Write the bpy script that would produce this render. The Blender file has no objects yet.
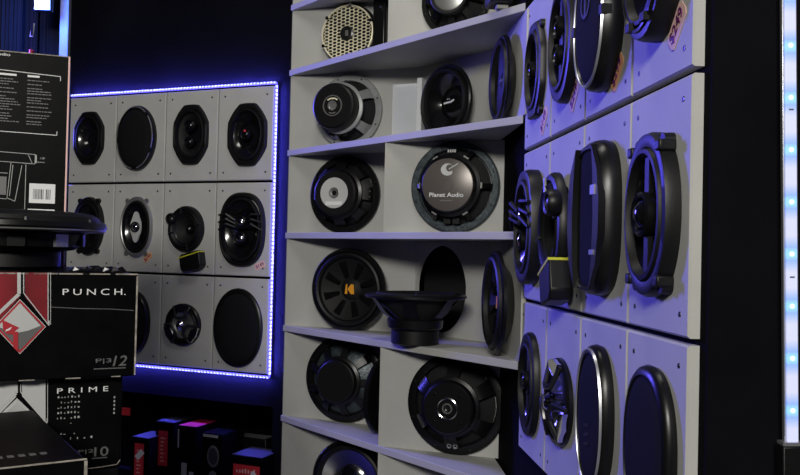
import bpy, bmesh, math, random
from mathutils import Vector, Matrix
random.seed(7)
PI = math.pi
S = bpy.context.scene
COL = S.collection
cos, sin = math.cos, math.sin

# ------------------------------------------------------------------ camera
F = 856.8; PITCH = 0.0159; ROLL = 0.0229; CZ = 1.5
cam = bpy.data.cameras.new('camera'); co = bpy.data.objects.new('camera', cam); COL.objects.link(co)
cam.sensor_width = 36; cam.lens = F/800*36; cam.clip_start = 0.02
co.matrix_world = Matrix.Translation((0, 0, CZ)) @ Matrix.Rotation(PI/2+PITCH, 4, 'X') @ Matrix.Rotation(ROLL, 4, 'Z')
S.camera = co
S.view_settings.view_transform = 'Standard'; S.view_settings.look = 'None'
S.view_settings.gamma = 1; S.view_settings.use_curve_mapping = False
S.view_settings.exposure = 0.0

# ------------------------------------------------------------------ world and lights
w = bpy.data.worlds.new('world'); S.world = w; w.use_nodes = True
w.node_tree.nodes['Background'].inputs[0].default_value = (0.55, 0.6, 0.8, 1)
w.node_tree.nodes['Background'].inputs[1].default_value = 0.012

def area(name, loc, target, sx, sy, power, color, spread=PI):
    l = bpy.data.lights.new(name, 'AREA'); l.shape = 'RECTANGLE'; l.size = sx; l.size_y = sy
    l.energy = power; l.color = color; l.spread = spread
    o = bpy.data.objects.new(name, l); COL.objects.link(o)
    o.location = loc
    o.rotation_euler = (Vector(target)-Vector(loc)).to_track_quat('-Z', 'Y').to_euler()
    return o
# shop ceiling tube behind the camera, added blue light standing in for an unseen source at left, LED lamp in the back room
area('ceiling_tube_light', (-0.5, -2.0, 2.8), (-0.4, 2.8, 1.7), 1.2, 0.5, 108, (1.0, 0.97, 0.90))
area('overhead_fill_light', (-0.1, 1.65, 3.2), (-0.35, 2.7, 1.3), 0.5, 0.5, 8, (1.0, 0.97, 0.90))  # added overhead fill with no visible fixture, evens out boards and shelves
area('blue_side_fill', (-2.5, 4.3, 2.35), (0.25, 1.7, 1.5), 0.25, 0.8, 130, (0.12, 0.10, 1.0))
area('back_room_light', (-2.55, 5.05, 2.62), (-2.7, 5.9, 2.2), 0.3, 0.2, 22, (0.03, 0.09, 1.0))

# ------------------------------------------------------------------ materials
def mat(name, col, rough=0.5, metal=0.0, emit=None, es=1.0, bump=0.0, bscale=80, var=0.0, vscale=6, coat=0.0, trans=0.0, spec=.5, alpha=1):
    m = bpy.data.materials.new(name); m.use_nodes = True
    nt = m.node_tree; b = nt.nodes['Principled BSDF']
    b.inputs['Base Color'].default_value = (*col, 1); b.inputs['Roughness'].default_value = rough
    b.inputs['Metallic'].default_value = metal; b.inputs['Specular IOR Level'].default_value = spec; b.inputs['Alpha'].default_value = alpha; b.inputs['Coat Weight'].default_value = coat
    b.inputs['Transmission Weight'].default_value = trans
    if emit:
        b.inputs['Emission Color'].default_value = (*emit, 1); b.inputs['Emission Strength'].default_value = es
    tc = nt.nodes.new('ShaderNodeTexCoord')
    if var:
        n = nt.nodes.new('ShaderNodeTexNoise'); n.inputs['Scale'].default_value = vscale; n.inputs['Detail'].default_value = 5
        nt.links.new(tc.outputs['Object'], n.inputs['Vector'])
        r = nt.nodes.new('ShaderNodeValToRGB')
        r.color_ramp.elements[0].position = .3; r.color_ramp.elements[1].position = .7
        r.color_ramp.elements[0].color = (*[c*(1-var) for c in col], 1)
        r.color_ramp.elements[1].color = (*[min(1, c*(1+var)) for c in col], 1)
        nt.links.new(n.outputs[0], r.inputs[0]); nt.links.new(r.outputs[0], b.inputs['Base Color'])
    if bump:
        n = nt.nodes.new('ShaderNodeTexNoise'); n.inputs['Scale'].default_value = bscale; n.inputs['Detail'].default_value = 4
        nt.links.new(tc.outputs['Object'], n.inputs['Vector'])
        bp = nt.nodes.new('ShaderNodeBump'); bp.inputs['Strength'].default_value = bump; bp.inputs['Distance'].default_value = 0.002
        nt.links.new(n.outputs[0], bp.inputs['Height']); nt.links.new(bp.outputs[0], b.inputs['Normal'])
    return m
M = dict(
 panel=mat('grey_panel_paint', (.50, .50, .475), .6, bump=.15, bscale=160, var=.05, vscale=9),
 shelf=mat('grey_shelf_paint', (.46, .46, .435), .6, bump=.15, bscale=120, var=.06, vscale=7),
 edge=mat('worn_panel_edge', (.32, .32, .29), .65, var=.15, vscale=30),
 blackwall=mat('black_wall_paint', (.005, .005, .007), .85, spec=.03, bump=.25, bscale=60, var=.3, vscale=4),
 floor=mat('dark_floor', (.03, .03, .032), .5, var=.3),
 ceil=mat('dark_ceiling', (.02, .02, .022), .8),
 plastic=mat('black_plastic', (.005, .005, .0055), .42, spec=.35, bump=.1, bscale=200),
 satin=mat('satin_black_steel', (.005, .005, .0055), .32, spec=.35),
 rubber=mat('black_rubber', (.004, .004, .0045), .5, spec=.3),
 gloss=mat('glossy_black_cone', (.005, .005, .0055), .16, spec=.5, coat=.3),
 paper=mat('dark_paper_cone', (.009, .009, .0095), .6, spec=.25, bump=.3, bscale=100),
 mesh=mat('black_wire_mesh', (.008, .008, .0085), .8, spec=.12, bump=.5, bscale=900),
 chrome=mat('chrome', (.75, .75, .75), .12, 1.0),
 silver=mat('silver_paint', (.5, .5, .49), .3, .8),
 greyrim=mat('grey_cast_basket', (.30, .31, .31), .42, .15, var=.1, vscale=40),
 darkmetal=mat('dark_metal', (.06, .06, .06), .3, .8),
 bluegrey=mat('blue_grey_hammered_steel', (.055, .07, .08), .38, .4, bump=.5, bscale=150, var=.4, vscale=60),
 bronze=mat('dull_bronze_cover', (.14, .125, .115), .32, .35),
 gold=mat('pale_gold_mesh', (.92, .86, .62), .35, .15),
 orange=mat('orange_print', (.85, .36, .02), .5),
 yellow=mat('yellow_stripe', (.6, .6, .03), .5),
 white=mat('white_print', (.78, .78, .78), .55),
 dimwhite=mat('grey_print', (.12, .12, .12), .5),
 faint=mat('faint_print', (.035, .035, .04), .4),
 red=mat('red_print', (.42, .02, .03), .45),
 darkred=mat('dark_red_print', (.20, .008, .015), .4, var=.4, vscale=12),
 redlabel=mat('red_label', (.62, .03, .04), .5),
 magenta=mat('red_top_print', (.5, .02, .06), .5),
 tag=mat('pink_price_tag', (.85, .55, .50), .7),
 tago=mat('orange_price_tag', (.85, .42, .20), .7),
 ink=mat('purple_ink', (.12, .01, .12), .6),
 carton=mat('glossy_black_carton', (.003, .003, .0035), .42, spec=.05, bump=.2, bscale=25, var=.3, vscale=20),
 cartonedge=mat('worn_carton_edge', (.32, .29, .25), .8, var=.6, vscale=60),
 greyprint=mat('pale_grey_print', (.42, .43, .42), .4, var=.2, vscale=12),
 silverprint=mat('silver_print', (.62, .63, .62), .35, .2),
 acrylic=mat('frosted_acrylic', (.85, .88, .92), .2, 0, alpha=.45),
 acryledge=mat('polished_acrylic_edge', (.85, .87, .9), .15, alpha=.8),
 hole=mat('black_felt', (.006, .006, .007), .8),
 curtain=mat('dark_curtain', (.022, .022, .035), .85, bump=.2),
 pillar=mat('pale_pillar', (.55, .6, .65), .6, var=.15, vscale=10),
 lampw=mat('lamp_lens', (.8, .9, 1), .4, emit=(.45, .75, 1.0), es=9),
 bead=mat('blue_led_bead', (.5, .5, 1), .4, emit=(.26, .30, 1.0), es=2.2),
 stripbase=mat('blue_led_tape', (.3, .3, .8), .4, emit=(.10, .08, 1.0), es=2.0),
 diffuser=mat('milky_led_diffuser', (.25, .27, .32), .5, emit=(.5, .5, .9), es=.75),
 dot=mat('cyan_led_dot', (.7, .9, 1), .4, emit=(.55, .85, 1.0), es=1.3),
 alu=mat('aluminium_channel', (.55, .56, .6), .35, .8),
 dulltop=mat('dark_box_top', (.07, .07, .08), .5),
 redlamp=mat('red_plastic', (.7, .03, .04), .4),
 copper=mat('warm_spacer', (.40, .22, .12), .5),
)

# ------------------------------------------------------------------ mesh helpers
class MB:
    def __init__(s): s.v = []; s.f = []; s.mi = []; s.cur = 0
    def add(s, vs, fs):
        o = len(s.v); s.v += [tuple(p) for p in vs]; s.f += [tuple(o+i for i in f) for f in fs]; s.mi += [s.cur]*len(fs); return s
    def xf(s, m, start=0):
        for i in range(start, len(s.v)): s.v[i] = tuple(m @ Vector(s.v[i]))
        return s
    def box(s, x0, x1, y0, y1, z0, z1, m=None):
        vs = [(x, y, z) for x in (x0, x1) for y in (y0, y1) for z in (z0, z1)]
        if m: vs = [m @ Vector(p) for p in vs]
        return s.add(vs, [(0, 1, 3, 2), (4, 6, 7, 5), (0, 4, 5, 1), (2, 3, 7, 6), (0, 2, 6, 4), (1, 5, 7, 3)])
    def lathe(s, prof, a=1, b=1, n=48, p=2.0, c=(0, 0, 0), m=None, shape=None):
        # prof: (r, z) with r relative to half-axes a, b; closed on the axis when r == 0
        vs = []; idx = []
        def ang(t):
            ct, st = cos(t), sin(t)
            k = (abs(ct)**p+abs(st)**p)**(-1/p)
            if shape: k *= shape(t)
            return ct*k, st*k
        for r, z in prof:
            if r == 0: idx.append([len(vs)]); vs.append((c[0], c[1], c[2]+z)); continue
            row = []
            for i in range(n):
                x, y = ang(2*PI*i/n); row.append(len(vs)); vs.append((c[0]+a*r*x, c[1]+b*r*y, c[2]+z))
            idx.append(row)
        fs = []
        for q, t in zip(idx, idx[1:]):
            for i in range(n):
                j = (i+1) % n
                if len(q) == 1 and len(t) == 1: break
                if len(q) == 1: fs.append((q[0], t[j], t[i]))
                elif len(t) == 1: fs.append((q[i], q[j], t[0]))
                else: fs.append((q[i], q[j], t[j], t[i]))
        if m: vs = [m @ Vector(p_) for p_ in vs]
        return s.add(vs, fs)
    def prism(s, pts, z0, z1, m=None):
        n = len(pts)
        vs = [(x, y, z0) for x, y in pts]+[(x, y, z1) for x, y in pts]
        if m: vs = [m @ Vector(p) for p in vs]
        ar = sum(pts[i][0]*pts[(i+1) % n][1]-pts[(i+1) % n][0]*pts[i][1] for i in range(n))
        fs = [tuple(range(n-1, -1, -1)), tuple(range(n, 2*n))]+[(i, (i+1) % n, n+(i+1) % n, n+i) for i in range(n)]
        if ar < 0: fs = [f[::-1] for f in fs]
        return s.add(vs, fs)
    def seg(s, p, q, wd, z0, z1):
        p = Vector(p); q = Vector(q); d = (q-p).normalized(); nn = Vector((-d.y, d.x))*wd/2
        return s.prism([tuple(p+nn), tuple(p-nn), tuple(q-nn), tuple(q+nn)], z0, z1)
    def path(s, pts, wd, z0, z1):
        for p, q in zip(pts, pts[1:]): s.seg(p, q, wd, z0, z1)
        return s
    def tube(s, pts, r, n=8):
        pts = [Vector(p) for p in pts]; vs = []; fs = []
        rr = r if isinstance(r, (list, tuple)) else [r]*len(pts)
        up = Vector((0.13, 0.31, 0.94))
        for k, p in enumerate(pts):
            d = (pts[min(k+1, len(pts)-1)]-pts[max(k-1, 0)]).normalized()
            x = d.cross(up).normalized(); y = d.cross(x)
            for i in range(n):
                a = 2*PI*i/n; vs.append(p+(x*cos(a)+y*sin(a))*rr[k])
        for k in range(len(pts)-1):
            for i in range(n):
                j = (i+1) % n; fs.append((k*n+i, k*n+j, (k+1)*n+j, (k+1)*n+i))
        fs += [tuple(range(n))[::-1], tuple((len(pts)-1)*n+i for i in range(n))]
        return s.add(vs, fs)
    def build(s, name, m, parent=None, bevel=0, smooth=True, angle=35):
        me = bpy.data.meshes.new(name); me.from_pydata(s.v, [], s.f); me.update()
        bm = bmesh.new(); bm.from_mesh(me)
        bmesh.ops.recalc_face_normals(bm, faces=bm.faces)
        bm.to_mesh(me); bm.free()
        for mm in (m if isinstance(m, list) else [m]): me.materials.append(M[mm])
        if isinstance(m, list):
            for pp, i in zip(me.polygons, s.mi): pp.material_index = i
        if smooth:
            me.polygons.foreach_set('use_smooth', [True]*len(me.polygons)); me.set_sharp_from_angle(angle=math.radians(angle))
        o = bpy.data.objects.new(name, me); COL.objects.link(o)
        if parent: o.parent = parent
        if bevel:
            md = o.modifiers.new('b', 'BEVEL'); md.width = bevel; md.segments = 2; md.limit_method = 'ANGLE'
        return o

def tag(o, label, cat, group=None, kind=None):
    if label: o['label'] = label
    if cat: o['category'] = cat
    if group: o['group'] = group
    if kind: o['kind'] = kind
    return o
def struct(name, mb, m, bevel=0, label=None):
    o = mb.build(name, m, bevel=bevel, smooth=False); o['kind'] = 'structure'
    if label: o['label'] = label
    return o
def empty(name, mtx, label, cat, group=None):
    o = bpy.data.objects.new(name, None); COL.objects.link(o); o.matrix_world = mtx; o.empty_display_size = .05
    return tag(o, label, cat, group)
def text(name, s, h, m, parent, x, y, z, space=1.0, off=.008, width=None, ext=.0004, rot=0, align='LEFT', shear=0, mtx=None):
    cu = bpy.data.curves.new('t', 'FONT'); cu.body = s; cu.size = 1; cu.extrude = .01; cu.shear = shear; cu.offset = off; cu.space_character = space
    ob = bpy.data.objects.new('t', cu); COL.objects.link(ob)
    bpy.context.view_layer.update()
    me = bpy.data.meshes.new_from_object(ob.evaluated_get(bpy.context.evaluated_depsgraph_get()))
    bpy.data.objects.remove(ob); bpy.data.curves.remove(cu)
    xs = [v.co.x for v in me.vertices]; ys = [v.co.y for v in me.vertices]
    x0, x1, y0, y1 = min(xs), max(xs), min(ys), max(ys)
    sy = h/(y1-y0); sx = (width/(x1-x0)) if width else sy
    T = Matrix.Translation((x, y, z)) @ Matrix.Rotation(rot, 4, 'Z') @ Matrix.Diagonal((sx, sy, ext/.01, 1)) @ Matrix.Translation((-x0 if align == 'LEFT' else -(x0+x1)/2, -y0, .01))
    if mtx: T = mtx @ T
    me.transform(T)
    me.materials.clear(); me.materials.append(M[m]); me.name = name
    o = bpy.data.objects.new(name, me); COL.objects.link(o); o.parent = parent
    return o

# ------------------------------------------------------------------ planes of the place (x along the wall, y up, z out of the wall)
def plane(x, y, th, z=0):
    c, s_ = cos(th), sin(th)
    return Matrix(((c, 0, s_, x), (s_, 0, -c, y), (0, 1, 0, z), (0, 0, 0, 1)))
TL, TD, TR = math.radians(-23.02), math.radians(-51.46), math.radians(-85.08)
PW = .2465; PH = .36; TOP = CZ+.609
LB = plane(-1.3875, 3.5632, TL)          # left display board
RB = plane(.2985, 2.0896, TR)            # right display board
F0 = Vector((-.3919, 2.9519)); F1 = Vector((.2945, 2.0902))
CD = Vector((.052, 2.763)); CR = Vector((.262, 2.50))
WL = plane(F0.x, F0.y, TL)               # shelf unit: left back wall
WD = plane(CD.x, CD.y, TD)               # its chamfer
WR = plane(CR.x, CR.y, math.atan2(F1.y-CR.y, F1.x-CR.x))   # its right back wall
FP = F0+(F1-F0).normalized()*.549
WP = plane(FP.x, FP.y, math.radians(-20))   # stepped right-hand back panel of the closed bays
LEV = [CZ+v for v in (.8325, .6063, .3291, .0446, -.2731, -.5821)]

def ray(px, py):
    a, b = px-400, py-237.5
    u = a*cos(ROLL)+b*sin(ROLL); v = -a*sin(ROLL)+b*cos(ROLL)
    yy, zz = 1.0, -v/F
    return Vector((u/F, yy*cos(PITCH)-zz*sin(PITCH), yy*sin(PITCH)+zz*cos(PITCH)))
def at(P, px, py, off=0):
    """point of a wall plane (at height off above it) seen at a place in the photograph, in the wall's own coordinates"""
    inv = P.inverted(); o = inv @ Vector((0, 0, CZ)); d = inv.to_3x3() @ ray(px, py)
    t = (off-o.z)/d.z; q = o+d*t
    return q.x, q.y
def on(P, x, y, z=0, rot=0, tilt=0): return P @ Matrix.Translation((x, y, z)) @ Matrix.Rotation(tilt, 4, 'X') @ Matrix.Rotation(rot, 4, 'Z')

# ------------------------------------------------------------------ the room
struct('floor', MB().box(-4, 3, -3.5, 7, -.1, 0), 'floor')
struct('ceiling', MB().box(-4, 3, -3.5, 7, 3.5, 3.6), 'ceil')
# black wall that carries the left board, with a low niche
mb = MB(); NZ = (.60, 1.5-.590)
for (x0, x1, y0, y1, z0, z1) in ((-.03, 1.55, NZ[1], 3.5, -.14, -.022), (-.03, .10, 0, NZ[1], -.14, -.022), (1.0, 1.55, 0, NZ[1], -.14, -.022),
                                 (.10, 1.0, 0, NZ[0], -.14, -.022), (.06, 1.04, NZ[0]-.02, NZ[1]+.02, -.62, -.60),
                                 (.06, .08, NZ[0]-.02, NZ[1]+.02, -.60, -.14), (1.02, 1.04, NZ[0]-.02, NZ[1]+.02, -.60, -.14),
                                 (.08, 1.02, NZ[0]-.02, NZ[0], -.60, -.14), (.08, 1.02, NZ[1], NZ[1]+.02, -.60, -.14)):
    mb.box(x0, x1, y0, y1, z0, z1, LB)
struct('wall_left', mb, 'blackwall', label='black painted wall behind the lit speaker board, with a low niche')
# wall behind the right board and its end, facing the camera
mb = MB()
mb.box(-.72, .99, 0, 3.5, -.10, -.016, RB)
E0 = RB @ Vector((.99, 0, -.016))
PE = plane(E0.x, E0.y, math.radians(5))
mb.box(-.0, 1.2, 0, 3.5, -.10, 0, PE)
struct('wall_right', mb, 'blackwall', label='black painted partition carrying the right speaker board')
struct('wall_back', MB().box(-4, 3, 6.9, 7.0, 0, 3.5), 'curtain')
struct('wall_far_left', MB().box(-4.1, -4, -3.5, 7, 0, 3.5), 'blackwall')
mb = MB()   # black wall closing the corner behind the shelf unit
for a, b in ((LB @ Vector((1.5, 0, -.14)), Vector((.40, 2.83, 0))),):
    d = b-a; th = math.atan2(d.y, d.x); mb.box(0, Vector((d.x, d.y)).length, 0, 3.5, -.05, 0, plane(a.x, a.y, th))
struct('wall_corner', mb, 'blackwall')

# ------------------------------------------------------------------ display panels
def panel_mb(wd, hh, t, holes):
    """rounded-edge board with one elliptical hole (cx, cy, a, b, p)"""
    mb = MB(); cx, cy, a, b, p = holes; n = 64
    rect = []; ell = []
    corners = [math.atan2(y-cy, x-cx) for x in (0, wd) for y in (0, hh)]
    angs = [2*PI*i/n-PI for i in range(n)]
    for c in corners:
        k = min(range(n), key=lambda i: abs(math.remainder(angs[i]-c, 2*PI))); angs[k] = c
    angs.sort()
    for t_ in angs:
        c, s_ = cos(t_), sin(t_)
        ks = []
        if c > 1e-9: ks.append((wd-cx)/c)
        if c < -1e-9: ks.append(-cx/c)
        if s_ > 1e-9: ks.append((hh-cy)/s_)
        if s_ < -1e-9: ks.append(-cy/s_)
        k = min(ks); rect.append((cx+c*k, cy+s_*k))
        r = ((abs(c)/a)**p+(abs(s_)/b)**p)**(-1/p); ell.append((cx+c*r, cy+s_*r))
    vs = []; e = .003
    def inset(q): return (min(max(q[0], e), wd-e), min(max(q[1], e), hh-e))
    rows = [[(*q, -t) for q in ell], [(*q, 0) for q in ell], [(*inset(q), 0) for q in rect], [(*q, -e) for q in rect], [(*q, -t) for q in rect]]
    for r in rows: vs += r
    N = len(angs); fs = []
    for k in range(5):
        for i in range(N):
            j = (i+1) % N; kk = (k+1) % 5
            fs.append((k*N+i, kk*N+i, kk*N+j, k*N+j))
    return mb.add(vs, fs)
PT = .016
def display_panel(P, c, r, label, group, cx=None, cy=None, a=.065, b=.095, wd=None):
    g = .0040; wd = wd or PW-g; hh = PH-.009
    x0 = c*PW+g/2; y0 = TOP-(r+1)*PH+.0045
    cx = wd/2 if cx is None else cx-x0; cy = hh/2 if cy is None else cy-y0
    t = empty('display_board', P @ Matrix.Translation((x0, y0, 0)), label, 'panel', group)
    panel_mb(wd, hh, PT, (cx, cy, a, b, 2.0)).build('board_face', 'panel', t, angle=20)
    for sx in (.028, wd-.028):
        for sy in (.030, hh-.030):
            MB().lathe([(0, .0012), (.0035, .0008), (.004, 0), (.004, -.002)], n=10, c=(sx, sy, 0)).build('screw', 'darkmetal', t)
    return t

# ------------------------------------------------------------------ speaker kit
def ring(prof, a, b, p=2.0, n=56, shape=None, c=(0, 0, 0)): return MB().lathe(prof, a, b, n, p, c, shape=shape)
def bolts(root, a, b, k, z, ph=0, m='darkmetal', r=.0032, name='screw'):
    for i in range(k):
        t = ph+2*PI*i/k
        MB().lathe([(0, z+.002), (r*.8, z+.0016), (r, z), (r, z-.002)], n=8, c=(a*cos(t), b*sin(t), 0)).build(name, m, root)
def dome(r, z, h, n=24, c=(0, 0)): return MB().lathe([(0, z+h), (r*.4, z+h*.9), (r*.75, z+h*.55), (r, z), (r, z-.002)], n=n, c=(c[0], c[1], 0))

def octagon(t): return .45+.55*(1.04*cos(PI/8)/cos(((t+PI/8) % (PI/4))-PI/8))
def oval_coax(name, mtx, label, a, b, group=None, p=2.4, h=.014, frame='plastic', cone='gloss', tweeters=((0, 0, .018),), bridge=True, rim=None, depth=.05, tabs=True, cap='gloss', cat='speaker', fins=0, reddot=False, rimw=.82, octo=False):
    t = empty(name, mtx, label, cat, group)
    ring([(.80, -.010), (1.0, 0), (1.0, h*.6), (.97, h), (.90, h+.002), (rimw, h), (rimw-.02, h-.006)], a, b, 2.15 if octo else p, n=64, shape=octagon if octo else None).build('frame', frame, t)
    if tabs:
        for i in range(4):
            q = PI/4+PI/2*i+(.18 if i % 2 == 0 else -.18)
            MB().lathe([(0, h*.7), (.010, h*.7), (.011, 0)], n=12, c=(a*1.02*cos(q)*1.02, b*1.02*sin(q)*1.02, 0)).build('mounting_tab', frame, t)
    if rim:
        ring([(.90, h+.001), (.885, h+.005), (.85, h+.006), (.83, h+.002)], a, b, p).build('trim_ring', rim, t)
    ring([(rimw, h-.004), (rimw-.03, h+.004), (rimw-.08, h+.005), (rimw-.13, h-.004), (rimw-.14, h-.008)], a, b, 2.1).build('surround', 'rubber', t)
    q = rimw-.13
    ring([(q, h-.006), (q*.7, h-.018), (q*.42, -depth*.6), (.16, -depth)], a, b, 2).build('cone', cone, t)
    MB().lathe([(0, -depth+.012), (.012, -depth+.010), (.022, -depth), (.022, -depth-.01)], n=20).build('dust_cap', cap, t)
    if bridge:
        mb = MB()
        mb.box(-.008, .008, -b*rimw*.98, b*rimw*.98, h-.012, h-.004)
        mb.lathe([(.024, h-.014), (.024, h-.002), (.018, h)], n=20)
        mb.build('tweeter_bridge', 'plastic', t)
    for i, (x, y, r) in enumerate(tweeters):
        th = MB().lathe([(r*1.25, h-.010), (r*1.25, h+.006), (r*1.1, h+.009), (r*.95, h+.006), (r*.9, h+.001)], n=24, c=(x, y, 0)).build('tweeter_housing', 'satin', t)
        dome(r*.88, h, r*.55, 20, (x, y)).build('tweeter_dome', cap, th)
    if reddot: dome(.005, h+.011, .003, 10, (0, .012)).build('indicator', 'redlabel', t)
    if fins:
        for sg in (-1, 1):
            for k in (-1, 0, 1):
                y0 = .03+k*.018
                MB().tube([(sg*a*.22, y0*.7, h+.004), (sg*a*.55, y0+.008, h+.016), (sg*a*.95, y0-.004+k*.010, h+.006)], [.0045, .0055, .004], 6).build('fin', 'plastic', t)
    return t

def oval_grille(name, mtx, label, a, b, group=None, p=2.2, h=.030, rim=None, logo=None, dome_h=.010, split=False, facet=False, meshmat='mesh'):
    t = empty(name, mtx, label, 'speaker', group)
    ring([(.86, -.002), (1.0, 0), (1.02, h*.35), (1.0, h*.75), (.95, h), (.90, h+.001), (.88, h-.003)], a, b, p).build('grille_frame', 'satin' if rim != 'satin' else 'rubber', t)
    ring([(0, h+dome_h), (.3, h+dome_h*.95), (.6, h+dome_h*.7), (.8, h+dome_h*.35), (.895, h-.003)], a, b, p).build('grille', meshmat, t)
    if rim == 'silver':
        for (q0, q1) in ((-.35, .75), (.95, 1.75), (2.6, 3.1), (3.3, 4.6), (4.9, 5.75)):
            pts = []
            for i in range(15):
                q = q0+(q1-q0)*i/14; k = (abs(cos(q))**p+abs(sin(q))**p)**(-1/p)
                pts.append((a*.955*k*cos(q), b*.955*k*sin(q), h+.001))
            MB().tube(pts, .0025, 6).build('silver_trim', 'silver', t)
    if rim == 'blueline':
        ring([(.965, h-.001), (.95, h+.003), (.93, h+.002), (.92, h-.001)], a, b, p).build('trim_ring', 'alu', t)
    if split:
        for sg in (-1, 1): MB().box(a*sg*.93-.007, a*sg*.93+.007, -.008, .008, h*.6, h+.004).build('clip', 'plastic', t)
    if logo == 'rings':
        ring([(.30, h+dome_h*.97), (.30, h+dome_h*.97+.002), (.24, h+dome_h*.98+.002), (.24, h+dome_h*.9)], a, a, 2, c=(0, .03, 0)).build('emblem', 'plastic', t)
        MB().box(-.004, .004, .010, .050, h+dome_h*.9, h+dome_h+.002).build('emblem_bar', 'plastic', t)
    if logo == 'block':
        mb = MB()
        for k in range(3): mb.prism([(-.014, -.02-k*.016), (.012, -.014-k*.016), (.012, -.008-k*.016), (-.014, -.014-k*.016)], h+dome_h*.8, h+dome_h+.001)
        mb.build('emblem', 'plastic', t)
    if facet:
        for sg in (-1, 1):
            MB().prism([(a*sg*.50, b*.93), (a*sg*.86, b*.60), (a*sg*1.0, b*.2), (a*sg*1.0, -b*.2), (a*sg*.86, -b*.60), (a*sg*.50, -b*.93), (a*sg*.62, -b*.55), (a*sg*.68, 0), (a*sg*.62, b*.55)], h-.004, h+.008).build('side_cover', 'satin', t)
        MB().box(a*.55, a*.80, b*.28, b*.40, h+.006, h+.010).build('badge', 'silver', t)
        MB().box(a*.55, a*.80, -b*.48, -b*.42, h+.006, h+.010).build('badge', 'silver', t)
    return t

def tri_spoke(name, mtx, label, r, group=None):
    t = empty(name, mtx, label, 'speaker', group)
    ring([(.8, -.004), (1.0, 0), (1.0, .008), (.94, .014), (.84, .016), (.80, .006)], r, r).build('frame', 'satin', t)
    ring([(.80, .008), (.72, .012), (.62, .006)], r, r).build('surround', 'rubber', t)
    ring([(.62, .006), (.3, -.012), (0, -.016)], r, r).build('cone', 'silver', t)
    for k in range(3):
        q = PI/2+k*2*PI/3
        pts = [(r*.97*cos(q-.5), r*.97*sin(q-.5), .014), (r*.45*cos(q-.55), r*.45*sin(q-.55), .028), (r*.34*cos(q), r*.34*sin(q), .032),
               (r*.45*cos(q+.55), r*.45*sin(q+.55), .028), (r*.97*cos(q+.5), r*.97*sin(q+.5), .014)]
        MB().tube(pts, [.005, .006, .006, .006, .005], 8).build('arm', 'darkmetal', t)
        MB().prism([(r*.98*cos(q-.42), r*.98*sin(q-.42)), (r*.98*cos(q), r*.98*sin(q)), (r*.98*cos(q+.42), r*.98*sin(q+.42)), (r*.62*cos(q+.25), r*.62*sin(q+.25)), (r*.62*cos(q-.25), r*.62*sin(q-.25))], .010, .020).build('arm_cover', 'chrome', t)
    MB().lathe([(0, .038), (r*.12, .036), (r*.22, .026), (r*.22, .0)], n=24, c=(0, 0, 0)).build('tweeter_dome', 'chrome', t)
    return t

def component_woofer(name, mtx, label, r, group=None, b=None):
    b = b or r
    t = empty(name, mtx, label, 'speaker', group)
    ring([(.85, -.004), (1.0, 0), (1.0, .010), (.95, .018), (.86, .020), (.82, .014)], r, b).build('frame', 'plastic', t)
    ring([(.83, .014), (.76, .022), (.68, .018), (.62, .010)], r, b).build('surround', 'rubber', t)
    ring([(.63, .012), (.605, .0155), (.57, .012)], r, b).build('trim_ring', 'darkmetal', t)
    ring([(.62, .010), (.35, -.010), (.2, -.025)], r, b).build('cone', 'paper', t)
    dome(r*.24, -.02, .02).build('dust_cap', 'gloss', t)
    for k in range(4):
        q = PI/2*k+.25
        MB().tube([(r*.93*cos(q), b*.93*sin(q), .020), (r*.66*cos(q), b*.66*sin(q), .021)], .004, 6).build('clip', 'darkmetal', t)
    return t
def tweeter_pod(name, mtx, label, r, group=None):
    t = empty(name, mtx, label, 'tweeter', group)
    MB().lathe([(r*.9, 0), (r, .006), (r, .020), (r*.85, .026), (r*.65, .024), (r*.62, .018)], n=24).build('housing', 'plastic', t)
    dome(r*.6, .017, .008, 20).build('tweeter_dome', 'darkmetal', t)
    return t
def crossover(name, mtx, label, wd, hh, d, group=None):
    t = empty(name, mtx, label, 'crossover', group)
    pts = [(-wd/2, -hh*.35), (-wd*.4, -hh/2), (wd*.35, -hh*.5), (wd/2, -hh*.3), (wd/2, hh*.42), (wd*.42, hh/2), (-wd*.4, hh*.42), (-wd/2, hh*.3)]
    MB().prism(pts, 0, d).build('case', 'plastic', t, bevel=.004)
    MB().prism([(-wd*.52, hh*.22), (wd*.52, hh*.38), (wd*.52, hh*.44), (-wd*.52, hh*.28)], .004, d+.0015).build('stripe', 'yellow', t)
    return t

def sub_front(name, mtx, label, R, group=None, rim=.055, cone='paper', logo=None, depth=.045, rough_ring=True, cap=.30, capmat='paper', surround='rubber', ribs=0):
    t = empty(name, mtx, label, 'subwoofer', group)
    ring([(.55, .002), (.62, .002), (.80, rim*.55), (.93, rim-.012), (1.0, rim-.010), (1.0, rim-.002), (.97, rim+.002), (.92, rim+.002), (.90, rim-.004)], R, R, n=64).build('frame', 'satin', t)
    ring([(.91, rim-.003), (.88, rim+.008), (.83, rim+.011), (.78, rim+.007), (.75, rim-.004)], R, R, n=64).build('surround', surround, t)
    ring([(.76, rim-.003), (.55, rim-.018), (cap, rim-depth+.008)], R, R, n=64).build('cone', cone, t)
    ring([(cap+.02, rim-depth+.008), (cap*.9, rim-depth+.014), (cap*.5, rim-depth+.020), (0, rim-depth+.022)], R, R, n=40).build('dust_cap', capmat, t)
    bolts(t, R*.955, R*.955, 8, rim+.001, .2)
    for k in range(ribs):
        q = 2*PI*k/ribs+.3
        MB().prism([(R*.32*cos(q-.10), R*.32*sin(q-.10)), (R*.70*cos(q-.14), R*.70*sin(q-.14)), (R*.70*cos(q+.14), R*.70*sin(q+.14)), (R*.32*cos(q+.10), R*.32*sin(q+.10))], rim-depth+.006, rim-.007).build('cone_rib', 'gloss', t)
    MB().lathe([(0, .0), (R*.55, 0), (R*.55, .012)], n=32).build('magnet', 'hole', t)
    return t

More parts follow.
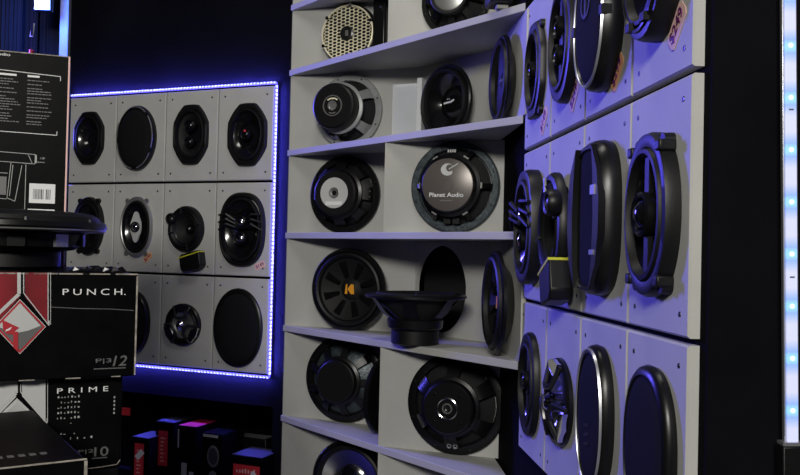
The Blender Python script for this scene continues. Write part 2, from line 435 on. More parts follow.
def sub_rear(name, mtx, label, R, depth=.11, basket='satin', spokes=6, magr=.5, magh=.45, label_part=None, flange='satin', spoke_w=.3, group=None, ph=0, back='hole', bump=None):
    t = empty(name, mtx, label, 'subwoofer', group)
    z1 = depth*(1-magh)
    ring([(.80, 0), (.98, 0), (1.0, .004), (1.0, .012), (.97, .015), (.84, .015), (.82, .010)], R, R, n=64).build('mounting_flange', flange, t)
    bolts(t, R*.93, R*.93, 8, .015, .35)
    ring([(.80, .006), (.45, z1*.75), (0, z1*.8)], R, R, n=48).build('cone', back, t)
    for k in range(spokes):
        q = ph+2*PI*k/spokes; w0, w1 = spoke_w*.62, spoke_w
        vs = []
        for (rr, zz, ww) in ((.86, .010, w0), (.80, .030, w0*.9), (.62, z1*.85, w1*.62), (magr*.75, z1+.002, w1)):
            for sg in (-1, 1):
                for dz in (0, .006):
                    a_ = q+sg*ww/2
                    vs.append((R*rr*cos(a_), R*rr*sin(a_), zz+dz))
        fs = []
        for j in range(3):
            o = j*4; fs += [(o, o+4, o+5, o+1), (o+2, o+3, o+7, o+6), (o+1, o+5, o+7, o+3), (o, o+2, o+6, o+4)]
        fs += [(0, 1, 3, 2), (12, 14, 15, 13)]
        MB().add(vs, fs).build('basket_arm', basket, t)
    ring([(0, z1-.004), (magr*.98, z1-.002), (magr*1.12, z1), (magr*1.12, z1+.006), (magr, z1+.010)], R, R, n=48).build('basket_hub', basket, t)
    ring([(magr*.98, z1+.006), (magr, z1+.010), (magr, depth-.014), (magr*.97, depth-.004), (magr*.90, depth), (0, depth)], R, R, n=56).build('magnet', bump or 'rubber', t)
    return t, z1

# ------------------------------------------------------------------ left board
G_L = 'panels of the lit left board'; G_R = 'panels of the right board'
rown = ['top', 'middle', 'bottom']
LP = {  # column,row -> what it carries (for the label)
 (0, 0): 'with a dark oval speaker, beside the spec carton', (1, 0): 'with a silver-edged oval grille', (2, 0): 'with a twin-tweeter oval speaker', (3, 0): 'with a red-dotted oval speaker, in the lit corner',
 (0, 1): 'partly hidden behind the subwoofer on the boxes', (1, 1): 'with a silver-framed oval speaker', (2, 1): 'with a round woofer, tweeter and crossover', (3, 1): 'with a finned oval speaker and pink price tag',
 (0, 2): 'mostly hidden behind the big red-logo carton', (1, 2): 'with a dark oval edge peeping past the carton', (2, 2): 'with a three-armed chrome speaker', (3, 2): 'with a large plain dark oval grille'}
def cen(c, r): return (c+.5)*PW, TOP-(r+.5)*PH
LC = {}
for (c, r), (px, py) in {(0, 0): (88, 138), (1, 0): (136.5, 138), (2, 0): (190, 134.5), (3, 0): (246.5, 134.5), (0, 1): (88, 226), (1, 1): (135.5, 227), (2, 1): (185.5, 229), (3, 1): (241.5, 229.5),
                         (1, 2): (131, 322), (2, 2): (182, 325), (3, 2): (237, 328)}.items():
    LC[(c, r)] = at(LB, px, py, .01)
LC[(0, 2)] = cen(0, 2)
for (c, r), s_ in LP.items():
    x, y = LC[(c, r)]
    small = (c, r) in ((2, 2), (2, 1))
    display_panel(LB, c, r, 'grey board of the lit left wall, '+s_, G_L, x, y, .052 if small else .058, .060 if small else .085)
C = LC
GS = 'oval speakers on the left board'
oval_coax('oval_speaker', on(LB, *C[(0, 0)], 0), 'black oval speaker with glossy cone, top left of the lit board beside the spec box', .080, .112, GS, octo=True, p=2.7, tweeters=(), bridge=False, tabs=False, h=.012)
oval_grille('oval_speaker', on(LB, *C[(1, 0)], 0, rot=0), 'oval speaker under a dark round grille with broken silver edge line', .093, .128, GS, h=.024, rim='silver', p=2.0)
oval_coax('oval_speaker', on(LB, *C[(2, 0)], 0), 'black oval speaker with two small tweeters one above the other', .083, .120, GS, octo=True, p=2.9, tweeters=((0, .034, .019), (0, -.030, .017)), cone='paper', bridge=False, tabs=False, h=.013)
oval_coax('oval_speaker', on(LB, *C[(3, 0)], 0), 'black oval speaker with a red dot at its centre, in the lit top right corner', .088, .122, GS, octo=True, p=2.8, tweeters=((0, 0, .016),), bridge=False, tabs=False, reddot=True, h=.013)
oval_coax('oval_speaker', on(LB, *C[(0, 1)], 0), 'black oval speaker with screw tabs half hidden behind the upside-down subwoofer', .078, .120, GS, p=2.0, tabs=True, h=.018)
t = oval_coax('oval_speaker', on(LB, *C[(1, 1)], 0), 'oval speaker with silver frame and chrome tweeter plate', .080, .122, GS, p=2.05, frame='silver', rimw=.86, tweeters=((0, 0, .017),), bridge=False, tabs=True, cap='chrome', h=.010)
MB().prism([(cos(q)*.026*(1 if abs(sin(q)) < .5 else .8), sin(q)*.062) for q in [2*PI*i/20 for i in range(20)]], .004, .010).build('tweeter_plate', 'silverprint', t)
component_woofer('round_speaker', on(LB, *C[(2, 1)], 0), 'round black component woofer on the lit board, above a small crossover box', .082, None, .090)
x, y = at(LB, 170.5, 219, .02)
tweeter_pod('tweeter', on(LB, x, y, 0), 'tiny black tweeter beside the round woofer on the lit board', .024, 'component tweeters')
x, y = at(LB, 192.5, 261, .02)
crossover('crossover_box', on(LB, x, y, 0, rot=.17), 'small black crossover box with yellow stripe on the lit board', .096, .072, .04, 'crossover boxes')
oval_coax('oval_speaker', on(LB, *C[(3, 1)], 0), 'large black oval speaker with curved fins, beside the right LED strip', .100, .140, GS, p=2.5, tweeters=((0, .028, .020), (0, -.034, .020)), bridge=False, tabs=False, fins=3, cap='chrome', h=.016, rimw=.88)
oval_grille('oval_speaker', on(LB, *C[(1, 2)], 0), 'dark oval grille mostly hidden behind the red-logo carton', .088, .125, GS, h=.024)
tri_spoke('round_speaker', on(LB, *C[(2, 2)], 0), 'round speaker with three chrome arms on the lit left board', .083)
oval_grille('oval_speaker', on(LB, *C[(3, 2)], 0), 'large plain dark oval grille at the bottom right of the lit board', .107, .146, GS, h=.014, p=2.1, dome_h=.012)

def price_tag(P, px, py, label, s_, rot, m='tag', wd=.055, hh=.022, off=.0):
    x, y = at(P, px, py, off)
    t = empty('price_tag', on(P, x, y, off+.0006, rot=rot), label, 'price tag', 'price tags')
    MB().prism([(-wd/2, -hh*.3), (-wd*.42, -hh/2), (wd*.42, -hh/2), (wd/2, -hh*.3), (wd/2, hh*.3), (wd*.42, hh/2), (-wd*.42, hh/2), (-wd/2, hh*.3)], 0, .0008).build('card', m, t)
    text('handwriting', s_, hh*.62, 'ink', t, 0, -hh*.31, .0009, width=wd*.78, align='CENTER')
price_tag(LB, 148, 257.5, 'orange price tag under the silver-framed oval speaker', '$149', .75, 'tago', .046, .022)
price_tag(LB, 260, 265.5, 'pink price tag beside the right LED strip', '$149', .42, 'tag', .046, .024)

# LED strips round the board
def led_strip(p0, p1, outward, label, n):
    # runs along the board edge; tape faces outward
    p0 = Vector(p0); p1 = Vector(p1); d = (p1-p0); L = d.length; d.normalize(); o_ = Vector(outward)
    t = empty('led_strip', LB @ Matrix.Translation(p0), label, 'LED strip', 'LED strips round the board')
    mb = MB()
    R_ = Matrix((( d.x, o_.x, 0, 0), (d.y, o_.y, 0, 0), (0, 0, 1, 0), (0, 0, 0, 1)))
    mb.box(0, L, .0005, .0055, -.010, .001, R_); mb.build('tape', 'stripbase', t, smooth=False)
    b0 = None
    for i in range(n):
        x = L*(i+.5)/n
        if b0 is None:
            b0 = MB().lathe([(0, .0050), (.0030, .0040), (.0046, 0), (.0046, -.004)], n=8).build('led', 'bead', t)
            o = b0
        else:
            o = b0.copy(); COL.objects.link(o)
        o.location = R_ @ Vector((x, .005, 0))
    lt = bpy.data.lights.new('led_glow', 'AREA'); lt.shape = 'RECTANGLE'; lt.size = L; lt.size_y = .008; lt.energy = LEDW*L; lt.color = (.10, .09, 1.0)
    ll = bpy.data.objects.new('led_glow', lt); COL.objects.link(ll); ll.parent = t
    X = Vector((d.x, d.y, 0)); Z = -Vector((o_.x, o_.y, .25)).normalized(); Y = Z.cross(X)
    ll.matrix_local = Matrix.Translation(R_ @ Vector((L/2, .007, -.004))) @ Matrix((X, Y, Z)).transposed().to_4x4()
LEDW = 10
bw = 4*PW; bt = TOP; bb = TOP-3*PH
led_strip((0.0, bt+.003, -.002), (bw+.006, bt+.003, -.002), (0, 1), 'blue LED strip along the top edge of the left board', 68)
led_strip((bw+.003, bt, -.002), (bw+.003, bb, -.002), (1, 0), 'blue LED strip down the right edge of the left board', 74)
led_strip((0.0, bb-.003, -.002), (bw+.006, bb-.003, -.002), (0, -1), 'blue LED strip along the bottom edge of the left board', 68)

# ------------------------------------------------------------------ right board
RP = {
 (0, 0): 'with a slim oval speaker, highest and nearest the shelves', (1, 0): 'with an oval coaxial speaker and small pink tag', (2, 0): 'with the thick grilled speaker above its orange tag', (3, 0): 'at the near top corner with the largest price tag',
 (0, 1): 'with the finned oval speaker beside the shelves', (1, 1): 'with woofer, tweeter and crossover box', (2, 1): 'with the faceted grille with silver badge', (3, 1): 'with the open-framed oval speaker at the near edge',
 (0, 2): 'low beside the shelves with a dark oval speaker', (1, 2): 'with a three-armed chrome speaker low on the right', (2, 2): 'with a tall flat oval grille', (3, 2): 'at the near bottom corner with a domed grille'}
RC = {}
for (c, r), py in {(0, 0): 70, (1, 0): 42, (2, 0): 22, (3, 0): -36, (0, 1): 227, (1, 1): 228, (2, 1): 218, (3, 1): 214.5, (0, 2): 384, (1, 2): 402, (2, 2): 417, (3, 2): 452}.items():
    x = (c+.5)*PW+(-.006 if c == 3 else 0)
    P3 = RB @ Vector((x, 0, .02)); # height of the pixel row at that depth
    px = 400+F*P3.x/P3.y
    dz = ray(px, py); RC[(c, r)] = (x, CZ+dz.z/dz.y*P3.y)
for (c, r), s_ in RP.items():
    x, y = RC[(c, r)]; rr = (c, r) == (1, 2)
    display_panel(RB, c, r, 'grey board of the right wall, '+s_, G_R, x, y, .052, .055 if rr else .085, wd=(PW-.022 if c == 3 else None))
C = RC; GR = 'oval speakers on the right board'
oval_coax('oval_speaker', on(RB, *C[(0, 0)]), 'slim black oval speaker at the far top of the right board', .078, .113, GR, octo=True, p=2.5, tweeters=((0, 0, .016),), bridge=False, tabs=True, h=.014)
oval_coax('oval_speaker', on(RB, *C[(1, 0)]), 'black oval coaxial speaker above the small pink tag, second from the shelves', .085, .123, GR, p=2.1, tweeters=((0, .030, .018), (0, -.026, .016)), bridge=True, tabs=False, h=.020)
oval_grille('oval_speaker', on(RB, *C[(2, 0)]), 'thick oval speaker with blue-lit grille and embossed ring emblem, right board top', .084, .119, GR, h=.036, rim='blueline', logo='rings', p=2.05, dome_h=.004, split=True)
t = oval_coax('oval_speaker', on(RB, *C[(3, 0)]), 'deep black oval speaker cut by the top of the photo, near the largest price tag', .078, .112, GR, p=2.1, tweeters=((0, 0, .02),), bridge=False, tabs=False, h=.032, rim='satin')
for q in (-1.1, -2.0): MB().box(-.008, .008, -.006, .006, .026, .042, Matrix.Translation((.067*cos(q), .096*sin(q), 0))).build('clip', 'rubber', t)
oval_coax('oval_speaker', on(RB, *C[(0, 1)]), 'black oval speaker with projecting curved fins, beside the shelf unit', .088, .132, GR, p=2.4, tweeters=((0, .026, .019), (0, -.03, .019)), bridge=False, tabs=False, fins=3, cap='chrome', h=.030)
component_woofer('round_speaker', on(RB, C[(1, 1)][0], C[(1, 1)][1], .016), 'tall black component woofer on the right board above a tilted crossover', .088, None, .112)
MB().lathe([(.5, -.016), (.72, -.016), (.80, .0)], .080, .112, 40).build('spacer', 'rubber', bpy.data.objects['round_speaker.001'])
x, y = C[(1, 1)]
tweeter_pod('tweeter', on(RB, x+.078, y+.046, .034), 'tiny black tweeter clipped on the woofer of the right board', .026, 'component tweeters')
crossover('crossover_box', on(RB, x+.050, y-.105, .008, rot=.25), 'black crossover box on the right board below the component woofer', .080, .085, .045, 'crossover boxes')
oval_grille('oval_speaker', on(RB, *C[(2, 1)]), 'large faceted black speaker with flat blue-lit grille and small silver badge', .088, .131, GR, h=.032, p=2.9, dome_h=-.004, facet=True)
t = oval_coax('oval_speaker', on(RB, *C[(3, 1)]), 'big open black oval speaker with screw tabs at the near edge of the right board', .082, .119, GR, p=2.1, frame='plastic', tweeters=((0, 0, .026),), bridge=True, tabs=True, h=.022, cap='gloss', cone='gloss')
for sy in (-1, 1):
    for sx in (-1, 1): MB().box(-.009, .009, -.008, .008, 0, .026, Matrix.Translation((sx*.054, sy*.094, 0))).build('bracket', 'plastic', t, bevel=.003)
oval_coax('oval_speaker', on(RB, *C[(0, 2)]), 'black oval speaker low at the far end of the right board', .080, .118, GR, p=2.2, tweeters=((0, .01, .017),), bridge=True, tabs=False, h=.014, cap='darkmetal')
tri_spoke('round_speaker', on(RB, *C[(1, 2)]), 'round speaker with three chrome arms low on the right board', .088)
oval_grille('oval_speaker', on(RB, *C[(2, 2)]), 'tall flat oval grille with small block emblem, bottom row of the right board', .072, .122, GR, h=.022, rim='blueline', logo='block', p=2.2, dome_h=.002)
oval_grille('oval_speaker', on(RB, *C[(3, 2)]), 'domed oval grille at the near bottom corner of the right board', .083, .122, GR, h=.018, p=2.3, dome_h=.004)
price_tag(RB, 677.5, 26, 'pink price tag at the near top corner of the right board, largest of the tags', '$249', .82, 'tag', .066, .032)
price_tag(RB, 617.5, 72, 'orange-pink price tag below the thick ringed speaker on the right board', '$299', .82, 'tago', .066, .032)
price_tag(RB, 574.5, 96, 'pink price tag below the second oval speaker of the right board', '$249', .82, 'tag', .066, .032)
price_tag(RB, 544, 121, 'pink price tag below the slim oval speaker nearest the shelves', '$149', .82, 'tag', .066, .032)

# ------------------------------------------------------------------ corner shelf unit
unit = empty('corner_shelf_unit', Matrix.Translation((F0.x, F0.y, 0)), 'grey painted built-in corner shelf unit of open bays holding subwoofers', 'shelf unit')
UI = Matrix.Translation((-F0.x, -F0.y, 0))
def upart(name, mb, m='shelf', bevel=.0015): mb.xf(UI); return mb.build(name, m, unit, bevel=bevel, smooth=False)
NF = Vector((sin(TD), -cos(TD)))
for z in LEV+[LEV[-1]-.31]:
    pts = [F0+Vector((-.004, 0)), F1+NF*.0, Vector((CR.x+.012, CR.y)), Vector((CD.x+.008, CD.y+.01)), F0+Vector((.03, -.004))]
    upart('shelf', MB().prism([tuple(p) for p in pts], z-.010, z+.010))
wl = (CD-F0).length
ZB, ZT = 0.35, 2.85
for k, (za, zb) in enumerate(((LEV[0], ZT), (LEV[1], LEV[0]), (LEV[2], LEV[1]), (LEV[3], LEV[2]), (LEV[4], LEV[3]), (LEV[5], LEV[4]), (ZB, LEV[5]))):
    z0, z1 = za+.010, zb-.010
    upart('back_panel', MB().box(0.004, wl, z0, z1, -.014, 0, WL), bevel=.0)
    if k in (2, 4):
        L = (CR-CD).length
        if k == 2: upart('back_panel', MB().box(0, L, z0, z1, -.014, 0, WD), bevel=0)
        else:
            hx, hy = at(WD, 440, 289, 0)
            mb = panel_mb(L+.02, z1-z0, .014, (min(max(hx+.01, .125), L-.10), hy-z0, .118, .135, 2.0))
            mb.xf(WD @ Matrix.Translation((-.01, z0, 0))); HOLE = (hx, hy)
            upart('back_panel', mb, bevel=0)
        upart('back_panel', MB().box(0, .43, z0, z1, -.012, 0, WR), bevel=0)
    else:
        upart('back_panel', MB().box(0, .372, z0, z1, -.014, 0, WP), bevel=.0)
        upart('divider', MB().box(.0, .016, z0, z1, -.20, -.014, WP), 'hole', bevel=0)
# dark space beyond the hole and behind the panels
upart('backing', MB().box(-.05, .50, .4, 2.85, -.09, -.08, plane(CD.x, CD.y, TD)), 'hole', bevel=0)
upart('side_post', MB().box(.0, .014, 0.35, 2.85, -.20, -.004, plane(F0.x, F0.y, TL)), 'edge', bevel=0)

# row 1 (below the top shelf)
def placeW(P, px, py, off=0, rot=0, tilt=0, dz=0):
    x, y = at(P, px, py, off); return on(P, x, y, dz, rot, tilt)
def hexgrille(mtx, label):
    t = empty('midrange_speaker', mtx, label, 'speaker')
    R = .102
    ring([(.70, 0), (1.0, 0), (1.0, .020), (.97, .026), (.90, .028), (.88, .020)], R, R, n=64).build('frame', 'satin', t)
    ring([(.88, .006), (.4, .003), (0, .003)], R, R).build('cone', 'rubber', t)
    mb = MB(); r0 = R*.915; s = .0082; ax, ay = 1.25, .78
    hx = math.sqrt(3)*s*ay; 
    j = 0; yy = -r0
    rows = int(2*r0/(hx))+2
    for i in range(-12, 13):
        for j in range(-16, 17):
            cx = 1.5*s*ax*i; cy = hx*(j+(.5 if i % 2 else 0))
            if math.hypot(cx, cy) > r0-.004 or math.hypot(cx, cy) < .021: continue
            vs = []; 
            for (k, z) in ((1.0, .030), (.76, .030), (.76, .027), (1.0, .027)):
                for q in range(6):
                    a_ = PI/3*q; vs.append((cx+cos(a_)*s*ax*k, cy+sin(a_)*s*ay*k, z))
            fs = []
            for q in range(6):
                r = (q+1) % 6
                for m_ in range(4):
                    n_ = (m_+1) % 4; fs.append((m_*6+q, m_*6+r, n_*6+r, n_*6+q))
            mb.add(vs, fs)
    mb.build('grille', 'gold', t, smooth=False)
    ring([(.945, .026), (.935, .032), (.90, .033), (.885, .028)], R, R, n=64).build('trim_ring', 'gold', t)
    MB().lathe([(.024, .026), (.024, .034), (.019, .036), (.017, .033), (0, .033)], n=24).build('emblem_plate', 'darkmetal', t)
    MB().box(-.004, .004, -.009, .009, .033, .036).build('emblem', 'silver', t)
    for k in range(6):
        q = PI/3*k+.4
        MB().lathe([(0, .036), (.006, .035), (.007, .026)], n=8, c=(R*.92*cos(q), R*.92*sin(q), 0)).build('screw', 'chrome', t)
hexgrille(on(WL, at(WL, 347, 37, .03)[0], LEV[1]+.010+.1025, 0), 'round speaker behind a pale gold honeycomb grille in the upper left bay')
t = empty('speaker_pod', on(WL, at(WL, 379, 30, .03)[0], LEV[1]+.010, 0), 'narrow black pod with chrome bolt standing right of the honeycomb speaker', 'speaker')
MB().box(-.020, .026, 0, .205, .002, .040).build('body', 'satin', t, bevel=.006)
MB().lathe([(0, .008), (.006, .007), (.008, 0)], n=10, c=(.012, .172, .040)).build('bolt', 'chrome', t)
# right of row 1: rear of a sub with ring magnet
mtx = on(WP, at(WP, 456, -22, .01)[0], LEV[1]+.010+.1025, .0)
t, z1 = sub_rear('subwoofer', mtx, 'black subwoofer turned backwards with bright hollow magnet, cut by the top of the photo', .1015, depth=.075, magr=.46, magh=.35, bump='satin', spokes=8, spoke_w=.5)
MB().lathe([(0, .076), (.040, .0765), (.044, .075)], n=32).build('magnet_cap', 'silver', t)
MB().lathe([(.044, .075), (.046, .079), (.053, .079), (.056, .074)], n=32).build('magnet_ring', 'rubber', t)
t = empty('tweeter_horn', on(WR, .34, LEV[1]+.010, 0), 'small black horn on a pale block at the right end of the upper shelf', 'speaker')
MB().box(-.012, .012, 0, .012, .03, .060).build('stand', 'edge', t, bevel=.002)
MB().box(-.05, .04, .012, .09, .02, .08).build('body', 'plastic', t, bevel=.006)

# row 2
R2 = .122
mtx = on(WL, at(WL, 350, 112, .0)[0], LEV[2]+.010+R2+.001, .002)
t, z1 = sub_rear('subwoofer', mtx, 'silver-basket subwoofer turned backwards with big black magnet', R2, depth=.125, basket='greyrim', flange='greyrim', spokes=5, magr=.62, magh=.42, spoke_w=.62, ph=.55, bump='plastic')
MB().lathe([(.0305, .125), (.031, .1272), (.034, .1272), (.0345, .125)], n=40).build('label_ring', 'silver', t)
MB().lathe([(0, .1262), (.010, .1262), (.012, .128), (.016, .128), (.016, .1262)], n=24).build('vent_ring', 'silver', t)
MB().path([(-.018, .018), (-.008, .023), (.008, .023), (.018, .018)], .0045, .1252, .1262).build('label_print', 'gold', t)
MB().path([(-.012, -.022), (0, -.025), (.012, -.022)], .004, .1252, .1262).build('label_print', 'dimwhite', t)
for sx in (-1, 0, 1): MB().lathe([(0, .012), (.008, .010), (.010, 0)], n=12, c=(-.01+sx*.022, -.080, .055)).build('terminal', 'plastic', t)
# acrylic holder
ax, ay = at(WL, 408, 130, .06)
t = empty('acrylic_sign_holder', on(WL, ax, LEV[2]+.010, .05), 'clear acrylic leaflet holder standing beside the silver-basket subwoofer', 'sign holder')
MB().box(-.050, .040, 0, .195, 0, .002).build('back_sheet', 'acrylic', t)
MB().box(-.050, .040, 0, .190, .022, .024).build('front_sheet', 'acrylic', t)
MB().box(.036, .052, 0, .205, -.004, .030).build('side_block', 'acryledge', t)
MB().prism([(-.012, .02), (.012, .02), (.012, .085), (.022, .085), (0, .125), (-.022, .085), (-.012, .085)], .0030, .0036).build('arrow_print', 'greyprint', t)
# standing sub, tilted, at the chamfer
mtx = on(WD, at(WD, 447, 93, .05)[0], LEV[2]+.010+.114, .005, tilt=0)
t = sub_front('subwoofer', mtx, 'glossy black subwoofer with white lettering on its dust cap, leaning behind the acrylic holder', .113, rim=.055, cone='gloss', capmat='gloss', cap=.42, depth=.040)
MB().path([(-.022, -.001), (-.006, .000), (.010, .001), (.024, .006)], .0055, .0375, .0382).build('script_print', 'white', t)
for k in (-1, 1): MB().lathe([(0, .0382), (.002, .0380), (.002, .0375)], n=8, c=(k*.004-.001, .0105, 0)).build('print_dot', 'white', t)
# on the right back wall
mtx = on(WR, at(WR, 496, 73, .04)[0], at(WR, 501, 75, .04)[1], .0)
t = sub_front('subwoofer', mtx, 'black subwoofer seen edge-on against the right back wall of the second bay', .118, rim=.030, cone='paper', capmat='gloss', depth=.026)
MB().box(-.018, .018, -.003, .003, .0255, .0268).build('print_bar', 'dimwhite', t)

# row 3
R3 = .129
mtx = on(WL, at(WL, 346, 195, 0)[0], LEV[3]+.010+R3+.001, .001)
t, z1 = sub_rear('subwoofer', mtx, 'all-black subwoofer turned backwards with round silver magnet label', R3, depth=.085, magr=.60, magh=.38, spokes=8, spoke_w=.72, back='rubber')
MB().lathe([(.012, .085), (.0125, .0862), (.050, .0862), (.050, .085)], n=40).build('magnet_label', 'silverprint', t)
MB().lathe([(0, .083), (.006, .084), (.014, .0872), (.018, .0872), (.018, .086)], n=24).build('vent', 'silver', t)
MB().box(-.030, .030, -.040, -.028, .0862, .0868).build('label_bar', 'white', t)
for sg in (-1, 1):
    for k in (-1, 1): MB().lathe([(0, .010), (.005, .009), (.007, 0)], n=10, c=(sg*.098 if sg > 0 else -.094, k*.009, .024)).build('terminal', 'silver', t)
mtx = on(WP, at(WP, 455, 188, .01)[0], LEV[3]+.010+.132, .001)
RPA = .131
t, z1 = sub_rear('subwoofer', mtx, 'subwoofer turned backwards with bronze magnet cover, crescent emblem and white lettering', RPA, depth=.085, magr=.60, magh=.36, spokes=6, spoke_w=.24, ph=.0, flange='bluegrey', basket='satin', bump='satin')
ring([(0, .0862), (.54, .0862), (.56, .085)], RPA, RPA, n=56).build('magnet_cover', 'bronze', t)
mb = MB(); pts = []
for i in range(20): q = .4+(2*PI-1.1)*i/19; pts.append((.019*cos(q), .034+.017*sin(q)+.008))
for i in range(20): q = .4+(2*PI-1.1)*(19-i)/19; pts.append((.006+.010*cos(q), .038+.010*sin(q)+.008))
MB().prism(pts, .0863, .087).build('emblem', 'silverprint', t)
MB().seg((.004, .043), (.030, .058), .003, .0864, .0872).build('emblem_stroke', 'silverprint', t)
MB().lathe([(.013, .0862), (.014, .0872), (.015, .0862)], n=32, c=(.002, 0, 0)).build('center_ring', 'dimwhite', t)
text('lettering', 'Planet Audio', .012, 'white', t, -.002, -.034, .0864, width=.098, align='CENTER')
MB().box(-.020, .016, -.046, -.042, .0862, .0867).build('small_print', 'dimwhite', t)
for k in range(6):
    q = PI/3*k+.0; MB().box(-.008, .008, -.005, .005, 0, .010, Matrix.Translation((.087*cos(q), .087*sin(q), .050)) @ Matrix.Rotation(q+PI/2, 4, 'Z')).build('clip', 'silver', t)
for k in range(4): MB().box(-.002, .002, 0, .008, .046, .049, Matrix.Translation((-.010+k*.0065, .094, 0))).build('terminal_slot', 'silverprint', t)
for k in (-1, 1): MB().box(-.010, .010, -.008, .008, 0, .018, Matrix.Translation((k*.013, -.098, .02))).build('terminal', 'plastic', t)
# dark strip standing at the right end of row 3
x, y = at(WP, 516, 190, .03)
t = empty('slim_black_strip', on(WP, x+.003, LEV[3]+.010, .005), 'slim black strip standing on end right of the bronze subwoofer', 'case')
MB().box(-.011, .007, 0, .245, 0, .05).build('body', 'satin', t, bevel=.003)

# row 4
RK = .142
z4 = LEV[4]+.010
mtx = on(WL, at(WL, 350, 284, .04)[0], z4+.135, .006, tilt=0)
t = sub_front('subwoofer', mtx, 'large black subwoofer with orange letter emblem, left of the fourth bay', .134, rim=.050, cone='paper', ribs=8, depth=.036, cap=.26)
mb = MB().prism([(-.016, -.016), (-.007, -.016), (-.007, .016), (-.012, .016)], .0385, .0395)
mb.prism([(-.006, 0), (.006, .016), (.016, .016), (.018, -.016), (.006, -.016)], .0385, .0395)
mb.build('orange_emblem', 'orange', t)
mtx = on(WR, at(WR, 497, 298, .03)[0], z4+.136, .0)
t = sub_front('subwoofer', mtx, 'black subwoofer with small orange emblem, edge-on at the right of the fourth bay', .134, rim=.040, cone='paper', ribs=8, depth=.034, cap=.26)
mb = MB().prism([(-.016, -.016), (-.007, -.016), (-.007, .016), (-.012, .016)], .0285, .0295)
mb.prism([(-.006, 0), (.006, .016), (.016, .016), (.018, -.016), (.006, -.016)], .0285, .0295)
mb.build('orange_emblem', 'orange', t)
# sub lying on its magnet
d4 = 2.44; rr = ray(415, 335); pos = Vector((rr.x/rr.y*d4, d4, z4+.0005))
t = empty('subwoofer', Matrix.Translation(pos), 'black subwoofer lying face up on its magnet in front of the round hole', 'subwoofer')
MB().lathe([(0, 0), (.062, 0), (.068, .004), (.068, .040), (.064, .044), (0, .044)], n=48).build('magnet', 'rubber', t)
MB().lathe([(0, .044), (.074, .044), (.078, .048), (.080, .070), (.074, .074)], n=48).build('basket_hub', 'satin', t)
for k in range(6):
    q = PI/3*k+.35; vs = []
    for (r_, z_, w_) in ((.070, .068, .55), (.098, .090, .42), (.118, .118, .30), (.130, .132, .30)):
        for sg in (-1, 1):
            for dr in (0, .005): vs.append(((r_-dr)*cos(q+sg*w_/2), (r_-dr)*sin(q+sg*w_/2), z_))
    fs = []
    for j in range(3):
        o = j*4; fs += [(o, o+4, o+5, o+1), (o+2, o+3, o+7, o+6), (o+1, o+5, o+7, o+3), (o, o+2, o+6, o+4)]
    fs += [(0, 1, 3, 2), (12, 14, 15, 13)]
    MB().add(vs, fs).build('basket_arm', 'satin', t)
MB().lathe([(.050, .068), (.085, .100), (.122, .132)], n=48).build('cone', 'hole', t)
MB().lathe([(.115, .130), (.142, .131), (.145, .134), (.145, .139), (.141, .142), (.128, .144), (.118, .141)], n=64).build('mounting_flange', 'satin', t)
MB().lathe([(.118, .140), (.110, .146), (.100, .140), (.04, .120), (0, .124)], n=48).build('cone_front', 'paper', t)
MB().lathe([(0, .155), (.004, .154), (.004, .140)], n=8, c=(0, -.128, 0)).build('bolt', 'darkmetal', t)

# row 5
mtx = on(WL, at(WL, 343, 378, .02)[0], LEV[5]+.010+.144, .001)
t, z1 = sub_rear('subwoofer', mtx, 'dark subwoofer turned backwards with round basket windows, left of the fifth bay', .143, depth=.080, magr=.50, magh=.35, spokes=9, spoke_w=.40, back='bluegrey')
x, y = at(WL, 379, 395, .09)
t = empty('subwoofer', on(WL, x+.012, LEV[5]+.010, .10, 0) @ Matrix.Rotation(1.48, 4, 'Y') @ Matrix.Translation((0, .118, 0)), 'thin black subwoofer seen edge-on beside the fifth bay divider', 'subwoofer')
ring([(0, 0), (.9, 0), (1, .004), (1, .014), (.95, .018), (.6, .006), (0, .002)], .118, .118, n=56).build('frame', 'satin', t)
x5, y5 = at(WP, 455, 404, .02)
mtx = on(WP, x5, LEV[5]+.010+.1440, .001)
t, z1 = sub_rear('subwoofer', mtx, 'largest black subwoofer turned backwards with ringed chrome magnet logo', .1435, depth=.095, magr=.52, magh=.35, spokes=6, spoke_w=.66, ph=.5, back='hole', bump='satin')
MB().lathe([(.024, .095), (.0255, .0985), (.028, .0995), (.0305, .0985), (.031, .095)], n=40).build('chrome_ring', 'chrome', t)
MB().lathe([(.010, .095), (.0115, .099), (.0135, .099), (.015, .095)], n=32).build('inner_ring', 'silver', t)
MB().lathe([(0, .095), (.006, .096), (.008, .0975), (.009, .095)], n=24).build('emblem', 'darkmetal', t)
bolts(t, .052, .052, 4, .095, PI/4, 'chrome', .004)
for k in (-1, 1): MB().lathe([(.004, 0), (.007, 0), (.007, .008), (.004, .008)], n=12, c=(k*.009, -.114, .032)).build('terminal', 'silver', t)

# row 6
x, y = at(WL, 352, 476, .05)
mtx = on(WL, x, LEV[5]-.010-.155, .002)
t = sub_front('subwoofer', mtx, 'subwoofer with mirror-bright silver cone at the bottom edge of the photo', .134, rim=.070, cone='chrome', capmat='chrome', cap=.38, depth=.034)

